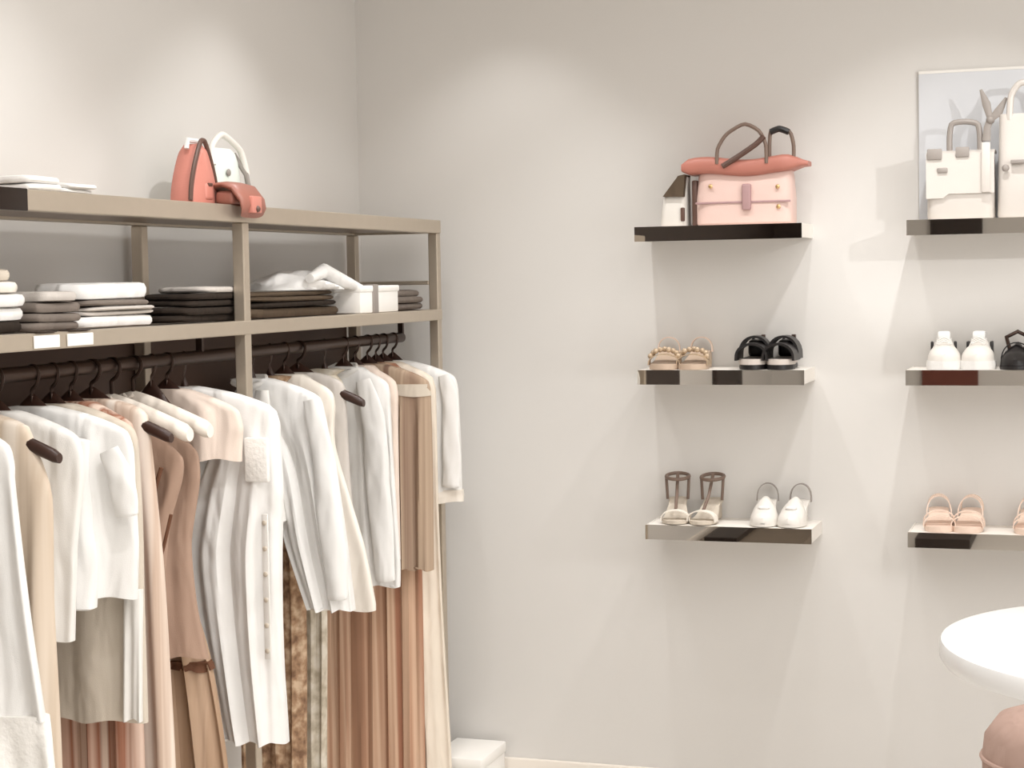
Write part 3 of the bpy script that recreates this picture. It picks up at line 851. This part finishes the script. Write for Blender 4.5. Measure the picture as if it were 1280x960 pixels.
put_shoe('sneaker', 1180, Z2, -.1, .1, 'left white sneaker with black side panels on the right middle shelf', 'white sneakers', .095)
put_shoe('sneaker', 1224, Z2, -.1, -.02, 'right white sneaker with black side panels on the right middle shelf', 'white sneakers', .095)
put_shoe('pump', 1271, Z2, -.1, .0, 'black loafer beside the white sneakers, cut by the photo edge', 'black loafers', .09)
put_shoe('peach', 1174, Z3, -.1, .1, 'left peach wedge sandal of the pair on the lowest right shelf', 'peach sandals', .085)
put_shoe('peach', 1212, Z3, -.1, -.05, 'right peach wedge sandal of the pair on the lowest right shelf', 'peach sandals', .085)
put_shoe('peach', 1288, Z3, -.1, .0, 'lone peach wedge sandal cut by the right photo edge', 'peach sandals', .085)
# white low shoes on the rack's top shelf
for pa, pb, h, lab in ((32, 74, .03, 'white folded scarf on the rack top shelf, left one beside the dark reflection plate'), (80, 118, .022, 'white folded scarf on the rack top shelf, nearer the salmon bag')):
    fold(lab, 'folded_scarf', M['white'], at_x(pa, 235, .29).y, at_x(pb, 235, .29).y, TS+.0006, h, 2, .12, .30, 'white scarves on the rack top', pa)

# ------------------------------------------------------------------ bags on the wall shelves
def P(px, py, y=-.13): return at_y(px, py, y)
# coral satchel
yF, yK = -.165, -.045
xa, xb = P(868, 270, yF).x, P(990, 270, yF).x
zf = P(930, 214, yF).z
g = thing('satchel', 'blush satchel with coral flap top and two tall handles on the left top shelf', 'handbag', ((xa+xb)/2, -.1, Z1), 'bags on the wall shelves')
loops = []
for f, s, d in ((0, .97, .9), (.04, 1, 1), (.5, 1.0, 1.0), (.9, .97, .8), (1, .95, .7)):
    lp = []
    for k in range(48):
        a = 2*PI*k/48
        x = (xa+xb)/2 + (xb-xa)/2*s*math.copysign(abs(math.cos(a))**.3, math.cos(a))
        y = (yF+yK)/2 + (yF-yK)/2*d*math.copysign(abs(math.sin(a))**.45, math.sin(a))
        lp.append(Vector((x, y, Z1+.0006+(zf-Z1)*f)))
    loops.append(lp)
MB().loft(loops).build('body', M['blushleather'], g)
# winged flap top
xl, xr = P(852, 205, yF).x, P(1008, 200, yF).x
zt0, zt1 = P(930, 196, yF).z, P(930, 218, yF).z
loops = []
for i in range(21):
    u = i/20; x = xl+(xr-xl)*u
    hh = 1-.72*smoothstep(.82, 1, u)-.5*(1-smoothstep(0, .06, u))
    zc = (zt0+zt1)/2 + .006*math.sin(u*9)
    h = (zt0-zt1)/2*hh
    dd = .068*(1-.5*smoothstep(.8, 1, u))
    loops.append([Vector((x, (yF+yK)/2+dd*math.copysign(abs(math.cos(a))**.4, math.cos(a)), zc+h*math.copysign(abs(math.sin(a))**.5, math.sin(a)))) for a in [2*PI*k/20 for k in range(20)]])
MB().loft(loops).build('flap', M['coral'], g)
yf = yF-.006
def arcs(pts, y): return [tuple(v) for v in (P(a, b, y) for a, b in [tuple(r) for r in lerp_rows(pts, 22)])]
MB().tube(arcs([(896, 205), (897, 186), (908, 168), (930, 155), (948, 163), (957, 180), (958, 204)], yf), .0055, 8).build('handle', M['taupestrap'], g)
MB().tube(arcs([(962, 206), (962, 180), (964, 163), (978, 160), (988, 166), (992, 182), (992, 204)], yf+.03), .0055, 8).build('handle', M['taupestrap'], g)
MB().tube(arcs([(963, 165), (974, 161), (986, 165)], yf+.026), .009, 8).build('handle_grip', M['black'], g)
MB().tube(arcs([(903, 208), (925, 194), (945, 180), (955, 170)], yf-.004), .008, 8).build('shoulder_strap', M['trim'], g)
c = P(933, 245, yf)
MB().box((c.x-.013, yf-.006, c.z-.04), (c.x+.013, yf+.012, c.z+.035), .005, 3).build('closure_tab', M['mauve'], g)
for px, py in ((888, 233), (972, 233), (973, 258), (896, 204), (958, 203)):
    q = P(px, py, yf+.004); MB().ball((q.x, yF-.001, q.z), .0065, (1, .6, 1), 10, 8).build('stud', M['gold'], g)
z5 = P(930, 252, yf).z
MB().box((xa+.004, yF-.003, z5-.004), (xb-.004, yF+.004, z5+.002), .0015).build('seam_band', M['mauve'], g)
q0, q1 = P(862, 225, yf), P(869, 279, yf)
MB().box((q0.x, yF+.02, Z1+.001), (q1.x, yK-.02, q0.z), .004).build('side_gusset', M['trim'], g)
# small bag
xa, xb = P(826, 275).x, P(860, 275).x
zt_, zm = P(846, 222).z, P(840, 252).z
g = thing('small_handbag', 'small white handbag with dark slanted flap left of the blush satchel', 'handbag', ((xa+xb)/2, -.11, Z1), 'bags on the wall shelves')
loops = []
for f, s, d in ((0, .96, .9), (.05, 1, 1), (.55, .9, .9), (1, .45, .5)):
    lp = []
    for k in range(40):
        a = 2*PI*k/40
        x = xa + (xb-xa)*(1-s) + (xb-xa)*s/2*(1+math.copysign(abs(math.cos(a))**.4, math.cos(a)))
        lp.append(Vector((x, -.11+.045*d*math.copysign(abs(math.sin(a))**.6, math.sin(a)), Z1+.0006+(zt_-Z1)*f)))
    loops.append(lp)
MB().loft(loops).build('body', M['whiteleather'], g)
a_, b_, c_, d_ = P(829, 246, -.155), P(855, 246, -.155), P(856, 218, -.155), P(848, 220, -.155)
loops = [[Vector((p.x, y, p.z)) for p in (a_, b_, c_, d_)] for y in (-.162, -.154, -.08)]
MB().loft(loops).build('flap', M['khaki'], g)
q = P(856, 268, -.155); MB().box((q.x-.012, -.160, q.z-.02), (q.x+.0, -.150, q.z+.02), .003).build('clasp', M['trim'], g)

# right: white canvas panel, white satchel, tall white tote
x0, x1 = at_y(1148, 150, -.02).x, at_y(1330, 150, -.02).x
zt_ = at_y(1200, 88, -.02).z
g = thing('canvas_panel', 'blank pale canvas panel leaning on the wall behind the white bags', 'canvas', ((x0+x1)/2, -.02, Z1), None)
MB().box((x0, -.012, Z1+.0006), (x1, -.002, zt_), .001).build('canvas', M['canvas'], g)
MB().box((x0, -.014, zt_-.004), (x1, -.002, zt_+.004), .001).build('top_edge', M['card'], g)
yF, yK = -.17, -.06
xa, xb = P(1158, 270, yF).x, P(1243, 270, yF).x
zt_ = P(1200, 190, yF).z
g = thing('satchel', 'white structured satchel with grey handle and knotted scarf on the right top shelf', 'handbag', ((xa+xb)/2, -.11, Z1), 'bags on the wall shelves')
def rbox(x0, x1, y0, y1, z0, z1, rows=((0, .97, .92), (.04, 1, 1), (.5, 1, 1.0), (.95, .97, .86), (1, .94, .78))):
    loops = []
    for f, s, d in rows:
        lp = []
        for k in range(48):
            a = 2*PI*k/48
            lp.append(Vector(((x0+x1)/2+(x1-x0)/2*s*math.copysign(abs(math.cos(a))**.28, math.cos(a)), (y0+y1)/2+(y1-y0)/2*d*math.copysign(abs(math.sin(a))**.4, math.sin(a)), z0+(z1-z0)*f)))
        loops.append(lp)
    return MB().loft(loops)
rbox(xa, xb, yF, yK, Z1+.0006, zt_).build('body', M['bagleather'], g)
zs = P(1200, 242, yF).z
loops = []
for x_, dz in [(xa+(xb-xa)*i/12, -.012*(1 if i < 4 else 0)) for i in range(13)]:
    loops.append([Vector((x_, yF-.008, zs+dz)), Vector((x_, yF-.008, zt_-.004)), Vector((x_, yF+.02, zt_+.006)), Vector((x_, yK, zt_+.006)), Vector((x_, yK, zt_-.002)), Vector((x_, yF+.02, zt_-.002)), Vector((x_, yF, zt_-.012)), Vector((x_, yF, zs+dz))])
MB().loft(loops).build('flap', M['bagleather'], g)
MB().tube(arcs([(1187, 192), (1187, 172), (1190, 155), (1206, 152), (1222, 155), (1225, 172), (1225, 192)], -.12), .008, 8).build('handle', M['greystrap'], g)
for px, py, w, h in ((1168, 193, .02, .015), (1203, 190, .018, .014), (1178, 213, .014, .007)):
    q = P(px, py, yF-.01); MB().box((q.x-w, yF-.014, q.z-h), (q.x+w, yF-.004, q.z+h), .003).build('buckle', M['greystrap'], g)
q = P(1234, 200, yF-.01)
g2 = thing('neck_scarf', 'grey and white knotted scarf standing on the white satchel corner', 'scarf', (q.x, yF, zt_+.006))
for pts, rr in (([(1233, 176), (1234, 160), (1238, 148)], [.012, .010, .010]), ([(1238, 150), (1233, 130), (1226, 112)], [.008, .012, .004]), ([(1238, 150), (1248, 140), (1258, 122)], [.008, .013, .004])):
    ps = [P(a, b, -.13) for a, b in pts]
    MB().tube([tuple(p) for p in ps], rr, 10, (.5, 1)).build('scarf_end', M['greystrap'], g2)
q = P(1238, 150, -.13); MB().ball(q, .012).build('knot', M['greystrap'], g2)
q0, q1 = P(1227, 178, -.18), P(1238, 240, -.18)
MB().box((q0.x, -.186, q1.z), (q1.x, -.1785, q0.z), .002).build('hanging_end', M['bagleather'], g2)
# tote
yF, yK = -.175, -.05
xa, xb = P(1246, 270, yF).x, P(1345, 270, yF).x
zt_ = P(1280, 140, yF).z
g = thing('tote_bag', 'tall white tote bag at the right end of the right top shelf', 'handbag', ((xa+xb)/2, -.11, Z1), 'bags on the wall shelves')
rbox(xa, xb, yF, yK, Z1+.0006, zt_, ((0, .97, .92), (.03, 1, 1), (.5, .98, .8), (.9, .96, .6), (1, .96, .5))).build('body', M['bagleather'], g)
MB().tube(arcs([(1262, 150), (1264, 120), (1275, 104), (1300, 102), (1318, 110), (1324, 150)], -.14), .009, 8).build('handle', M['bagleather'], g)
q = P(1272, 202, yF); MB().box((q.x-.018, yF-.008, q.z-.005), (q.x+.02, yF+.01, q.z+.005), .002).build('buckle', M['greystrap'], g)
q = P(1257, 210, yF); MB().ball((q.x, yF-.001, q.z), .010, (1, .6, 1)).build('clasp', M['greystrap'], g)

# ------------------------------------------------------------------ table, pouf, white box on the floor
TC, TR, TZ = (2.4, -1.7), .46, .9
g = thing('round_table', 'white round pedestal table cut by the right photo edge', 'table', (TC[0], TC[1], 0))
MB().lathe([(TR-.02, TZ-.045), (TR-.006, TZ-.042), (TR, TZ-.032), (TR, TZ-.01), (TR-.004, TZ-.002), (TR-.012, TZ)], (TC[0], TC[1], 0), 96).build('tabletop', M['table'], g)
MB().lathe([(.16, TZ-.055), (.16, TZ-.046)], (TC[0], TC[1], 0)).build('mounting_plate', M['metal'], g)
MB().lathe([(.035, .03), (.035, TZ-.05)], (TC[0], TC[1], 0), 32).build('pedestal', M['table'], g)
MB().lathe([(.26, 0), (.26, .012), (.22, .02), (.05, .035)], (TC[0], TC[1], 0), 64).build('base', M['table'], g)
pc = at_y(1330, 940, -.95)
g = thing('pouf', 'dusty rose upholstered round pouf behind the white table, bottom right corner', 'stool', (pc.x, pc.y, 0))
pr, ph_ = .185, at_y(1310, 884, -.95).z
MB().lathe([(.02, ph_-.0), (pr*.5, ph_-.004), (pr*.8, ph_-.025), (pr*.97, ph_-.07), (pr, ph_-.12), (pr*.99, ph_-.2), (pr*.99, .05), (pr*.96, .03)], (pc.x, pc.y, 0), 64).build('cushion', M['pouf'], g)
MB().lathe([(pr*.9, 0), (pr*.9, .031)], (pc.x, pc.y, 0), 48).build('plinth', M['darkmetal'], g)
MB().tube([(pc.x+pr*math.cos(a), pc.y+pr*math.sin(a), ph_-.12) for a in [2*PI*k/48 for k in range(48)]], .006, 8, (1, 1), True).build('piping', M['pouf'], g)
xa, xb = at_y(562, 940, -.10).x, at_y(622, 940, -.10).x
hb = at_y(590, 931, -.10).z
g = thing('storage_box', 'white lidded box on the floor against the wall at the rack end', 'box', ((xa+xb)/2, -.13, 0))
MB().box((xa, -.25, 0), (xb, -.03, hb-.03), .004).build('box_body', M['card'], g)
MB().box((xa-.004, -.254, hb-.035), (xb+.004, -.026, hb), .006).build('lid', M['card'], g)

# ------------------------------------------------------------------ details that ride on a part become its sub-parts
SUB = {'laces': 'upper', 'tongue': 'upper', 'side_panel': 'upper', 'button': 'placket', 'stud': 'flap', 'closure_tab': 'flap', 'handle_grip': 'handle',
       'pocket_zip': 'pocket', 'ribbon_bow': 'shoulder_bar', 'buckle': 'flap', 'holder': 'card', 'beading': 'strap', 'waistband': 'body', 'hem_band': 'body', 'lace_hem': 'body', 'lace_yoke': 'body', 'collar': 'body'}
def stem(o): return o.name.split('.')[0]
for root in [o for o in scene.objects if o.parent is None and o.children]:
    kids = list(root.children)
    for k in kids:
        want = SUB.get(stem(k))
        if want:
            c = [q for q in kids if stem(q) == want and q.parent is root]
            if c: k.parent = c[-1]

# ------------------------------------------------------------------ lights
def spot(name, loc, target, power, ang, blend=.35, size=.03, c=(1, .93, .85)):
    l = bpy.data.lights.new(name, 'SPOT'); l.energy = power; l.spot_size = math.radians(ang); l.spot_blend = blend
    l.shadow_soft_size = size; l.color = c
    o = bpy.data.objects.new(name, l); col.objects.link(o)
    o.location = loc; d = Vector(target)-Vector(loc)
    o.rotation_euler = d.to_track_quat('-Z', 'Y').to_euler()
    return o
def area(name, loc, sx, sy, power, c=(1, .95, .89), rot=(0, 0, 0)):
    l = bpy.data.lights.new(name, 'AREA'); l.shape = 'RECTANGLE'; l.size = sx; l.size_y = sy; l.energy = power; l.color = c
    o = bpy.data.objects.new(name, l); col.objects.link(o); o.location = loc; o.rotation_euler = rot
    return o
ZL = ZC-.03
WH = (1, .995, .985)
spot('downlight', (.53, -.40, ZL), (.53, -.33, 0), 7, 92, .6, .02, c=WH)
spot('downlight', (.90, -.70, ZL), (.88, -.30, -.3), 24, 88, 1, .02, c=WH)
spot('downlight', (1.53, -.70, ZL), (1.50, -.30, -.3), 14, 84, 1, .02, c=WH)
spot('downlight', (1.95, -.70, ZL), (1.62, -.30, -.5), 34, 94, 1, .02, c=WH)
spot('downlight', (.45, -.95, ZL), (.36, -.95, 0), 14, 96, .7, c=WH)
spot('downlight', (.50, -2.0, ZL), (.38, -2.0, 0), 14, 96, .7, c=WH)
spot('downlight', (1.3, -1.7, ZL), (.3, -1.2, 1.0), 24, 70, .6, c=WH)
spot('downlight', (1.3, -2.9, ZL), (.3, -2.2, 1.0), 24, 70, .6, c=WH)
spot('downlight', (2.5, -1.6, ZL), (2.45, -1.7, 0), 32, 60, .5, c=WH)
spot('downlight', (3.3, -1.9, 2.28), (1.92, -.1, 1.88), 40, 21, .5, .02, c=WH)
area('ceiling_fill', (2.6, -3.4, ZC-.02), 3.2, 4.2, 70, c=(1, .99, .975))  # added broad fill for ambient light, not a known fixture
area('side_fill', (XR-.05, -4.1, 1.35), 2.3, 3.9, 46, c=(1, 1, 1), rot=(0, PI/2, 0))  # added fill from the right, lifts the shade under the rack shelves
w = bpy.data.worlds.new('world'); scene.world = w; w.use_nodes = True
w.node_tree.nodes['Background'].inputs['Color'].default_value = (.9, .88, .86, 1)
w.node_tree.nodes['Background'].inputs['Strength'].default_value = .2
vs = scene.view_settings
vs.view_transform = 'Standard'; vs.look = 'None'; vs.gamma = 1.0; vs.use_curve_mapping = False
scene.display_settings.display_device = 'sRGB'
vs.exposure = 0.3
for o in scene.objects:
    if o.type == 'LIGHT': o.data.use_shadow = True
